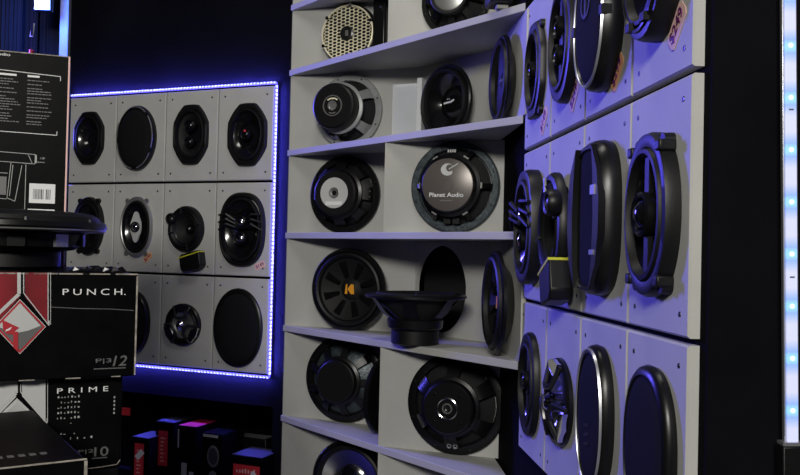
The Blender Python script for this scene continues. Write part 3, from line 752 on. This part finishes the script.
# ------------------------------------------------------------------ objects in the niche under the left board
NF_ = NZ[0]
def niche_box(px, pyb, wd, hh, dd, depth, yaw, label, top, lab=None, flap=False, name='carton', z=None):
    r = ray(px, 450); X = r.x/r.y*depth
    mt = plane(X, depth, TL+yaw, NF_ if z is None else z)
    t = empty(name, mt, label, 'box', 'small boxes in the niche')
    MB().box(0, wd, 0, hh, -dd, 0).build('carton_body', 'carton', t, bevel=.002)
    if top: MB().box(.003, wd-.003, hh, hh+.0012, -dd+.003, -.003).build('top_print', top, t)
    if lab:
        lx0, lx1, ly0, ly1 = lab
        MB().box(lx0, lx1, ly0, ly1, 0, .0008).build('red_label', 'redlabel', t)
        mb = MB(); n = 7
        vert = (ly1-ly0) > (lx1-lx0)
        for i in range(n):
            if vert:
                yy = ly0+(ly1-ly0)*(.12+.76*i/n); mb.box(lx0+(lx1-lx0)*.25, lx0+(lx1-lx0)*(.5+.3*random.random()), yy, yy+.004, .0008, .0012)
            else:
                xx = lx0+(lx1-lx0)*(.12+.76*i/n); mb.box(xx, xx+.006, ly0+(ly1-ly0)*.3, ly0+(ly1-ly0)*(.5+.2*random.random()), .0008, .0012)
        mb.build('label_print', 'tag', t)
    return t
PFX = dict(blue='alu')
t = niche_box(131, 475, .085, .158, .12, 3.335, 0, 'small black carton with tall red label and white sticker, leftmost in the niche', 'dulltop', (.018, .062, .006, .135))
MB().prism([(.020, .085), (.050, .115), (.066, .100), (.036, .070)], .0013, .002).build('white_sticker', 'white', t)
t = niche_box(155, 470, .088, .215, .14, 3.36, 0, 'black carton with tall red label, second from the left in the niche', 'dulltop', (.015, .060, .045, .180))
t = niche_box(177.5, 468, .085, .215, .14, 3.29, .0, 'black carton with reddish top and two barcode stickers, third in the niche', 'magenta')
MB().box(.020, .045, .012, .075, 0, .0008).build('barcode_sticker', 'greyprint', t)
MB().box(.056, .076, .008, .045, 0, .0008).build('barcode_sticker', 'greyprint', t)
MB().box(-.0, .006, .13, .20, 0, .0008).build('vertical_print', 'greyprint', t)
t = niche_box(202, 468, .090, .205, .14, 3.22, .0, 'black carton showing a round speaker picture, right of the barcode carton', None)
MB().lathe([(.0, .0012), (.020, .0012), (.021, 0)], a=1, b=1.5, n=32, c=(.050, .120, 0)).build('speaker_picture', 'faint', t)
MB().lathe([(.021, 0), (.022, .0014), (.026, .0014), (.027, 0)], a=1, b=1.5, n=32, c=(.050, .120, 0)).build('picture_ring', 'dimwhite', t)
MB().lathe([(.0, .0012), (.016, .0012), (.017, 0)], n=32, c=(.050, .050, 0)).build('speaker_picture', 'dimwhite', t)
MB().box(.004, .070, .190, .200, 0, .0008).build('title_print', 'greyprint', t)
t = niche_box(231, 475, .135, .140, .14, 3.16, 0, 'low black carton with wide red label and white sticker, rightmost in the niche', 'dulltop', (.012, .125, .065, .108))
MB().prism([(.086, .078), (.100, .092), (.125, .064), (.111, .050)], .0013, .002).build('white_sticker', 'white', t)
r = ray(122, 410); t = empty('red_carton', plane(r.x/r.y*3.55, 3.52, TL, NF_), 'black carton with a red flap at the back left of the niche', 'box', 'small boxes in the niche')
MB().box(0, .06, 0, .235, -.06, 0).build('carton_body', 'carton', t, bevel=.002)
MB().box(.004, .055, .205, .236, .0, .002).build('red_flap', 'redlabel', t)
r = ray(233, 440); t = empty('amplifier', plane(r.x/r.y*3.36, 3.36, TL, NF_), 'black finned amplifier case standing behind the rightmost carton of the niche', 'amplifier')
MB().box(0, .15, 0, .165, -.06, 0).build('case', 'plastic', t, bevel=.004)
for k in range(5): MB().box(.008, .142, .165, .168, -.055+k*.011, -.050+k*.011).build('fin', 'alu', t)

# ------------------------------------------------------------------ foreground stack of cartons
def zray(px, py, Y):
    r = ray(px, py); return r.x/r.y*Y, CZ+r.z/r.y*Y
YAW = math.radians(27)
def carton(name, px_r, py_t, py_b, Y, wd, dd, label, group=None, yaw=YAW, ledge=True):
    Xr, zt = zray(px_r, py_t, Y); _, zb = zray(px_r, py_b, Y)
    hh = zt-zb; h0 = Vector((Xr, Y))-Vector((cos(yaw), sin(yaw)))*wd
    t = empty(name, plane(h0.x, h0.y, yaw, zb), label, 'box', group)
    bpy.context.view_layer.update()
    MB().box(0, wd, 0, hh, -dd, 0).build('carton_body', 'carton', t, bevel=.0025)
    return t, wd, hh
# big logo carton
GC = 'black speaker cartons stacked at the left'
t, W1, H1 = carton('carton', 138, 274, 376, 1.40, .40, .42, 'black carton printed PUNCH with a red and silver diamond, in the middle of the stack', GC)
PUN = t; PUNZ = t.matrix_world.translation.z
k1 = lambda px, py: at(PUN.matrix_world, px, py)
def X(px, py=320): return k1(px, py)[0]
def Y1(py, px=80): return k1(px, py)[1]
MB().box(W1-.0022, W1+.0004, .002, H1-.004, -.0016, .0006).build('worn_edge', 'cartonedge', t)
random.seed(3)
mb = MB(); xx = 0
while xx < W1-.01:
    l = random.uniform(.01, .05); mb.box(xx, min(xx+l, W1), H1-.0016, H1+.0005, -.0012, .0006); xx += l+random.uniform(0, .012)
mb.build('worn_edge', 'cartonedge', t)
mb = MB(); xx = .1
while xx < W1-.01:
    l = random.uniform(.004, .03); mb.box(xx, min(xx+l, W1), .0, .0014, -.0012, .0006); xx += l+random.uniform(.005, .05)
mb.build('worn_edge', 'cartonedge', t)
def diamond(t, k, cx, cy, rw, rh, rim, fill, band, emb, stripes):
    """carton art: two panels divided by forked bars above a diamond"""
    def P(pts): return [k(*p) for p in pts]
    MB().prism(P([(cx-22-40, 272), (cx-1, 272), (cx-1, cy-rh-1), (cx-rw, cy), (cx-62, cy)]) if stripes == 'red' else P([(cx-60, cy-rh*2.05), (cx-1, cy-rh*2.05), (cx-1, cy-rh-1), (cx-rw, cy), (cx-62, cy)]), 0, .0006).build('print_panel', band, t)
    top = 272.5 if stripes == 'red' else cy-rh*2.05
    MB().prism(P([(cx+5, top), (cx+28, top), (cx+28, cy-2), (cx+5, cy-rh-2)]), 0, .0006).build('print_panel', band, t)
    mb = MB()
    mb.path(P([(cx-1, top), (cx-1, cy-rh-5), (cx-rw-6, cy-3)]), .0050, .0006, .0010)
    mb.build('silver_bar', 'silverprint', t)
    mb = MB(); mb.path(P([(cx+3.6, top), (cx+3.6, cy-rh-6), (cx+rw+3, cy-1), (cx+rw+3, cy-6)]), .0014, .0010, .0014)
    mb.path(P([(cx+28, top), (cx+28, cy-3)]), .0014, .0010, .0014); mb.path(P([(cx+30.5, top), (cx+30.5, cy-2)]), .0008, .0010, .0014)
    mb.build('silver_line', 'silverprint', t)
    MB().prism(P([(cx, cy-rh), (cx+rw, cy), (cx, cy+rh), (cx-rw, cy)]), .0010, .0016).build('diamond_edge', 'silverprint', t)
    MB().prism(P([(cx, cy-rh+1), (cx+rw-1, cy), (cx, cy+rh-1), (cx-rw+1, cy)]), .0016, .0019).build('diamond_rim', rim, t)
    MB().prism(P([(cx, cy-rh+4), (cx+rw-3.5, cy), (cx, cy+rh-4), (cx-rw+3.5, cy)]), .0019, .0022).build('diamond_shade', 'dimwhite' if stripes == 'red' else 'greyprint', t)
    MB().prism(P([(cx, cy-rh+4), (cx+rw-5.5, cy-1), (cx+8, cy+4), (cx-2, cy+6), (cx-9, cy+5), (cx-rw+3.5, cy)]), .0022, .0025).build('diamond_face', fill, t)
    if emb:
        mb = MB()
        mb.prism(P([(cx-18, cy-7), (cx-1, cy+1), (cx-6, cy+5), (cx-2, cy+5), (cx-2, cy+rh-2), (cx-7, cy+rh-7), (cx-7, cy+8), (cx-14, cy+7), (cx-17, cy+3)]), .0026, .0032)
        mb.build('emblem', 'red', t)
        MB().prism(P([(cx-14, cy+3), (cx-8, cy), (cx-10, cy+3), (cx-15, cy+5)]), .0033, .0036).build('emblem_cutout', 'white', t)
diamond(t, k1, 20, 326.5, 26, 27.5, 'red', 'silverprint', 'darkred', True, 'red')
text('lettering', 'PUNCH', .0098, 'white', t, *k1(62.5, 295), .0006, 1.5, 0, width=X(122)-X(62.5))
MB().box(*[X(123.5), X(124.5)], Y1(295), Y1(294), .0006, .001).build('lettering_dot', 'white', t)
text('model_print', 'P|3', .0085, 'dimwhite', t, *k1(95.5, 364), .0006, width=.024)
text('model_print', '12', .0165, 'dimwhite', t, *k1(112.5, 366), .0006, width=.022, shear=.2)
MB().box(X(95), X(127), Y1(370), Y1(369), .0004, .0008).build('small_print', 'dimwhite', t)
mb = MB(); mb.path([k1(50, 307), k1(80, 308.5), k1(110, 309), k1(134, 310.5)], .0010, .0002, .0006); mb.build('crease', 'dimwhite', t)

t2, W2, H2 = carton('carton', 123, 375.6, 467, 1.415, .35, .36, 'black carton printed PRIME with grey diamond, beneath the red-logo carton', GC)
k2 = lambda px, py: at(t2.matrix_world, px, py)
def X2(px, py=420): return k2(px, py)[0]
def Y2(py, px=80): return k2(px, py)[1]
diamond(t2, k2, 17, 424, 27, 26, 'silverprint', 'greyprint', 'silverprint', False, 'grey')
text('lettering', 'PRIME', .0080, 'white', t2, *k2(57, 393.5), .0006, 1.7, 0, width=X2(108)-X2(57))
text('model_print', 'P|2', .0072, 'dimwhite', t2, *k2(78, 454.5), .0006, width=.024)
text('model_print', '10', .0150, 'dimwhite', t2, *k2(94, 456.5), .0006, width=.022)
MB().box(X2(93), X2(108), Y2(460), Y2(459), .0004, .0008).build('small_print', 'dimwhite', t2)
mb = MB(); random.seed(5)
for i in range(11):
    for j in range(9):
        p_ = (1.0 if i < 7 and j < 5 else .25)
        if random.random() < p_*.92:
            px, py = 57+i*3.4, 397+j*5.2; mb.box(X2(px), X2(px)+random.uniform(.001, .003), Y2(py), Y2(py)+random.uniform(.001, .0035), .0004, .0008)
for j in range(5): mb.box(X2(113), X2(114.5), Y2(400+j*4), Y2(398+j*4), .0004, .0008)
mb.build('dotted_print', 'greyprint', t2)
mb = MB(); mb.path([(W2-.06, .002), (W2-.03, .003), (W2-.006, .005), (W2-.001, .012)], .0014, .0004, .0012); mb.build('worn_edge', 'cartonedge', t2)
mb = MB(); mb.path([(W2-.085, H2-.003), (W2-.01, H2-.001)], .0012, .0004, .0012); mb.build('worn_edge', 'cartonedge', t2)
# counter under the stack
Zs = t2.matrix_world.translation.z
t = empty('display_counter', plane(t2.matrix_world.translation.x, t2.matrix_world.translation.y, YAW, 0), 'black counter carrying the stack of speaker cartons', 'counter')
MB().box(-.45, W2-.004, Zs-.03, Zs-.001, -.37, .0).build('counter_top', 'plastic', t, bevel=.003)
MB().box(-.42, W2-.03, 0, Zs-.03, -.35, -.03).build('base', 'plastic', t)
# near carton in the corner
Xc, Zc = zray(87, 459, 1.0)
th = math.atan2(-.52, -.80)+PI
t = empty('carton', Matrix.Translation((Xc, 1.0, Zc-.30)) @ Matrix.Rotation(th, 4, 'Z'), 'nearest black carton with worn top edge, turned corner-on at the bottom left', 'box', GC)
MB().box(-.34, 0, 0, .34, 0, .30).build('carton_body', 'carton', t, bevel=.003)
mb = MB(); xx = -.34; random.seed(2)
while xx < 0:
    l = random.uniform(.004, .03); mb.box(xx, min(xx+l, 0), -.0006, random.uniform(.0004, .0014), .2992, .3008); xx += l
mb.build('worn_edge', 'cartonedge', t)
MB().box(-.003, .0006, -.0008, .001, .02, .298).build('worn_edge', 'cartonedge', t)
for k in range(5): MB().box(-.09+k*.012, -.083+k*.012, .045, .055, .3002, .3008).build('top_print', 'dimwhite', t)
t = empty('crate', Matrix.Translation((Xc-.02, 1.0, 0)) @ Matrix.Rotation(th, 4, 'Z'), 'black crate under the nearest carton, below the photo', 'crate')
MB().box(-.30, 0, .01, .32, 0, Zc-.301).build('crate_body', 'plastic', t, bevel=.004)

# big spec carton standing behind, upright
Xr, zt = zray(70, 57, 1.70)
zb = PUNZ+H1+.001; hh = zt-zb; wd = .34; yaw3 = math.radians(20)
h0 = Vector((Xr, 1.70))-Vector((cos(yaw3), sin(yaw3)))*wd
t = empty('carton', plane(h0.x, h0.y, yaw3, zb), 'tall black spec carton with small white text and barcode, standing on top of the stack', 'box', GC)
bpy.context.view_layer.update()
MB().box(0, wd, 0, hh, -.105, 0).build('carton_body', 'carton', t, bevel=.0025)
T3 = t.matrix_world.copy()
def X3(px, py=130): return at(T3, px, py)[0]
def Y3(py, px=35): return at(T3, px, py)[1]
MB().box(wd-.0025, wd+.0006, 0, hh, -.002, .0007).build('worn_edge', 'tag', t)
MB().box(0, wd, hh-.0012, hh+.0007, -.002, .0007).build('worn_edge', 'cartonedge', t)
text('lettering', 'Audio', .0055, 'white', t, X3(-9), Y3(58.5), .0004, width=.030)
mb = MB(); mb.path([(X3(-20), Y3(72)), (X3(59), Y3(74.5)), (X3(59), Y3(79))], .0012, .0004, .0008); mb.build('frame_line', 'white', t); mb = MB()
mb.path([(X3(-20), Y3(133)), (X3(57), Y3(134)), (X3(57), Y3(130))], .0012, .0004, .0008); mb.build('frame_line', 'white', t)
random.seed(11); mb = MB()
for (c0, c1) in ((-14, 20), (26, 52)):
    MB().box(X3(max(c0, -2)), X3(c0+12 if c0 > 0 else 15), Y3(77.6), Y3(75.6), .0004, .0008).build('heading_print', 'white', t)
    py = 80.5
    while py < 126:
        l = (c1-c0)*random.uniform(.55, 1); x = c0
        while x < c0+l:
            e = random.uniform(1.5, 4.5); mb.box(X3(x), X3(min(x+e, c0+l)), Y3(py+.9), Y3(py), .0004, .0007); x += e+.7
        py += 2.6 if random.random() < .8 else 4
mb.build('small_print', 'dimwhite', t)
mb = MB()
def L3(*pts, wd_=.0010): mb.path([(X3(a_), Y3(b_)) for a_, b_ in pts], wd_, .0004, .0008)
L3((-20, 153), (36, 154.5), (36, 164), (-20, 162.5)); L3((29, 155), (33, 163)); L3((27, 165), (27, 210)); L3((0, 210), (27, 210))
L3((12, 164), (9, 199), (17, 202), (23, 166)); L3((-20, 174), (9, 174.5)); L3((-20, 199), (9, 200)); L3((14, 166), (11.5, 197)); L3((37, 155), (37, 163), wd_=.002)
mb.build('speaker_drawing', 'greyprint', t)
MB().box(X3(-20), X3(8), Y3(196), Y3(178), .0003, .0006).build('drawing_fill', 'dimwhite', t)
text('dimension_print', '1.78"', .0038, 'greyprint', t, X3(41), Y3(159), .0004)
text('dimension_print', '(45.2mm)', .0034, 'greyprint', t, X3(38), Y3(163), .0004)
MB().box(X3(31), X3(57), Y3(203), Y3(183.5), .0002, .0008).build('barcode_label', 'white', t, bevel=.0)
mb = MB(); x = 35; random.seed(4)
while x < 53:
    e = random.choice((.35, .6, .9)); 
    if not 45 < x < 47: mb.box(X3(x), X3(x+e), Y3(199), Y3(189), .0008, .0011)
    x += e+random.choice((.5, .8))
mb.build('barcode', 'hole', t)
MB().box(X3(30), X3(57), Y3(228), Y3(209), .0002, .0008).build('second_label', 'white', t)

# upside-down shallow sub on the red-logo carton
Xs, Zs_ = zray(3, 225, 1.535)
zt0 = PUNZ+H1+.001
hs = .103
t = empty('subwoofer', Matrix.Translation((Xs+.004, 1.548, zt0)), 'shallow black subwoofer resting on its magnet on the red-logo carton', 'subwoofer')
MB().lathe([(0, 0), (.085, 0), (.090, .004), (.090, .030), (.084, .034), (0, .034)], n=48).build('magnet', 'rubber', t)
MB().lathe([(.084, .030), (.112, .034), (.122, .040), (.128, .062), (.150, .070)], n=64).build('basket', 'satin', t)
for k in range(10):
    q = 2*PI*k/10-.42
    MB().box(-.014, .014, -.003, .003, .040, .062, Matrix.Translation((.127*cos(q), .127*sin(q), 0)) @ Matrix.Rotation(q+PI/2, 4, 'Z')).build('basket_window', 'alu' if k % 5 == 0 else 'plastic', t)
MB().lathe([(.140, .066), (.163, .067), (.166, .069), (.1665, .0715), (.150, .0722)], n=72).build('metal_rim', 'silver', t)
MB().lathe([(.150, .070), (.167, .0715), (.169, .075), (.167, .083), (.160, .086), (.152, .087)], n=72).build('mounting_flange', 'satin', t)
MB().lathe([(.157, .085), (.154, .093), (.144, .099), (.125, .102), (0, .103)], n=72).build('surround', 'rubber', t)
for k in range(8):
    q = 2*PI*k/8-.2; MB().lathe([(0, .090), (.004, .089), (.005, .083)], n=8, c=(.161*cos(q), .161*sin(q), 0)).build('screw', 'darkmetal', t)
# crumpled wrap
xw, _ = zray(95, 272, 1.44)
mb = MB(); random.seed(9); nx, ny = 12, 6
vs = [(i/nx*.085, j/ny*.05, random.uniform(.001, .009)*(0 < i < nx and 0 < j < ny)+.0008) for j in range(ny+1) for i in range(nx+1)]
fs = [(j*(nx+1)+i, j*(nx+1)+i+1, (j+1)*(nx+1)+i+1, (j+1)*(nx+1)+i) for j in range(ny) for i in range(nx)]
mb.add(vs, fs)
o = mb.build('plastic_wrap', 'gloss', None, smooth=False); o.location = (xw-.035, 1.415, zt0+.0002); tag(o, 'crumpled black plastic wrap on the near top edge of the red-logo carton', 'wrap')
md = o.modifiers.new('s', 'SOLIDIFY'); md.thickness = .0008

# ------------------------------------------------------------------ back room at the top left
r = ray(66, 20); Yp = 4.75
t = empty('pale_column', Matrix.Translation((r.x/r.y*Yp, Yp, 0)), 'pale narrow column lit blue beyond the end of the black wall', 'column')
MB().box(-.024, .024, -.026, .026, .08, 3.49).build('shaft', 'pillar', t, bevel=.004)
MB().box(-.03, .03, -.03, .03, 0, .08).build('plinth', 'pillar', t)
for i, (px, Y) in enumerate(((8, 4.9), (24, 5.0), (40, 5.1), (54, 5.0))):
    r = ray(px, 30); mb = MB(); vs = []; n = 40; wd = .16
    rows = []
    for z in (.0, 1.2, 2.4, 3.47):
        for k in range(n+1): vs.append((-wd/2+wd*k/n, .012*sin(k*1.1+z)+.006*sin(k*2.3), z))
    fs = [(a_*(n+1)+k, a_*(n+1)+k+1, (a_+1)*(n+1)+k+1, (a_+1)*(n+1)+k) for a_ in range(3) for k in range(n)]
    mb.add(vs, fs); o = mb.build('curtain', 'curtain', None); o.location = (r.x/r.y*Y, Y, 0)
    md = o.modifiers.new('s', 'SOLIDIFY'); md.thickness = .004
    tag(o, ['dark curtain at the left edge of the back room', 'dark curtain behind the pale hanging strap', 'dark curtain under the bright lamp', 'dark curtain next to the pale column'][i], 'curtain', 'curtains in the back room')
X_, Z_ = zray(42, 2, 4.6)
t = empty('led_floodlight', Matrix.Translation((X_, 4.6, Z_-.042)), 'square blue-white LED floodlight glaring at the top left', 'lamp')
MB().box(-.048, .048, .004, .04, -.005, .16).build('housing', 'satin', t, bevel=.004)
MB().box(-.040, .040, 0, .004, .004, .15).build('lens', 'lampw', t)
MB().box(-.01, .01, .01, .03, .16, .95).build('bracket', 'satin', t)
pl = bpy.data.lights.new('flood_glow', 'POINT'); pl.energy = 17; pl.color = (.05, .16, 1); pl.shadow_soft_size = .04
plo = bpy.data.objects.new('flood_glow', pl); COL.objects.link(plo); plo.parent = t; plo.location = (0, -.12, .03)
X_, Z_ = zray(32, 30, 4.4)
t = empty('hanging_strap', Matrix.Translation((X_, 4.4, Z_)), 'pale tag with red tip hanging in front of the dark curtains', 'strap')
MB().box(-.006, .006, -.002, .002, -.03, 1.0-.5).build('cord', 'plastic', t)
MB().prism([(-.012, -.035), (.006, -.035), (.014, .035), (-.002, .035)], -.004, 0, Matrix.Rotation(PI/2, 4, 'X')).build('pale_tag', 'pillar', t)
MB().lathe([(0, -.125), (.012, -.118), (.013, -.105), (0, -.098)], n=12).build('red_tip', 'redlamp', t)
MB().box(-.004, .004, -.002, .002, -.1, -.035).build('lower_cord', 'plastic', t)

# ------------------------------------------------------------------ vertical LED tube on the right
YT = 1.088
Xb, Zb = zray(791.5, 443, YT); Xt, Zt_ = zray(789, 0, YT)
lean = math.atan2(Xt-Xb, Zt_-Zb)
Lg = Zt_-Zb+.12
# hot spots of the LEDs seen through the milky diffuser, one every 6.6 cm
nt = M['diffuser'].node_tree; tc = nt.nodes['Texture Coordinate']; sp = nt.nodes.new('ShaderNodeSeparateXYZ'); nt.links.new(tc.outputs['Object'], sp.inputs[0])
PITCH_L = (zray(790, 202, YT)[1]-zray(790, 410, YT)[1])/4; Q0 = zray(790, 410, YT)[1]-Zb
def mnode(op, a_, b_=None):
    n = nt.nodes.new('ShaderNodeMath'); n.operation = op; nt.links.new(a_, n.inputs[0])
    if b_ is not None: n.inputs[1].default_value = b_
    return n.outputs[0]
v_ = mnode('COSINE', mnode('MULTIPLY', mnode('SUBTRACT', sp.outputs[2], Q0), 2*PI/PITCH_L))
rp = nt.nodes.new('ShaderNodeValToRGB'); nt.links.new(mnode('MULTIPLY', mnode('ADD', v_, 1.0), .5), rp.inputs[0])
rp.color_ramp.elements[0].position = .2; rp.color_ramp.elements[0].color = (.56, .58, .85, 1)
rp.color_ramp.elements[1].position = 1; rp.color_ramp.elements[1].color = (.22, .62, 1, 1)
e_ = rp.color_ramp.elements.new(.85); e_.color = (.16, .34, 1, 1)
bs = nt.nodes['Principled BSDF']; nt.links.new(rp.outputs[0], bs.inputs['Emission Color']); bs.inputs['Emission Strength'].default_value = 1.0
t = empty('vertical_led_tube', Matrix.Translation((Xb, YT, Zb)) @ Matrix.Rotation(lean, 4, 'Y'), 'vertical white and blue LED tube on the black wall at the right edge', 'LED tube')
MB().box(-.0095, .0095, -.001, .006, 0, Lg).build('channel', 'alu', t, bevel=.0008)
MB().box(-.0070, .0070, -.0045, -.001, .002, Lg).build('diffuser', 'diffuser', t, bevel=.001)
MB().box(-.014, .014, -.008, .010, -.002, .002).build('end_collar', 'alu', t)
MB().box(-.016, .016, -.012, .010, -.20, -.002).build('end_base', 'plastic', t, bevel=.002)
for k in range(9):
    _, zz = zray(790, 410-52*k, YT); q = (zz-Zb)
    if q < Lg: MB().lathe([(0, .0010), (.0022, .0008), (.0032, 0)], n=14, m=Matrix.Translation((0, -.0045, q)) @ Matrix.Rotation(PI/2, 4, 'X')).build('led', 'dot', t)
for py in (110, 277):
    _, zz = zray(790, py, YT); MB().box(-.003, .003, -.0052, -.0045, zz-Zb-.001, zz-Zb+.001).build('tape_mark', 'dimwhite', t)
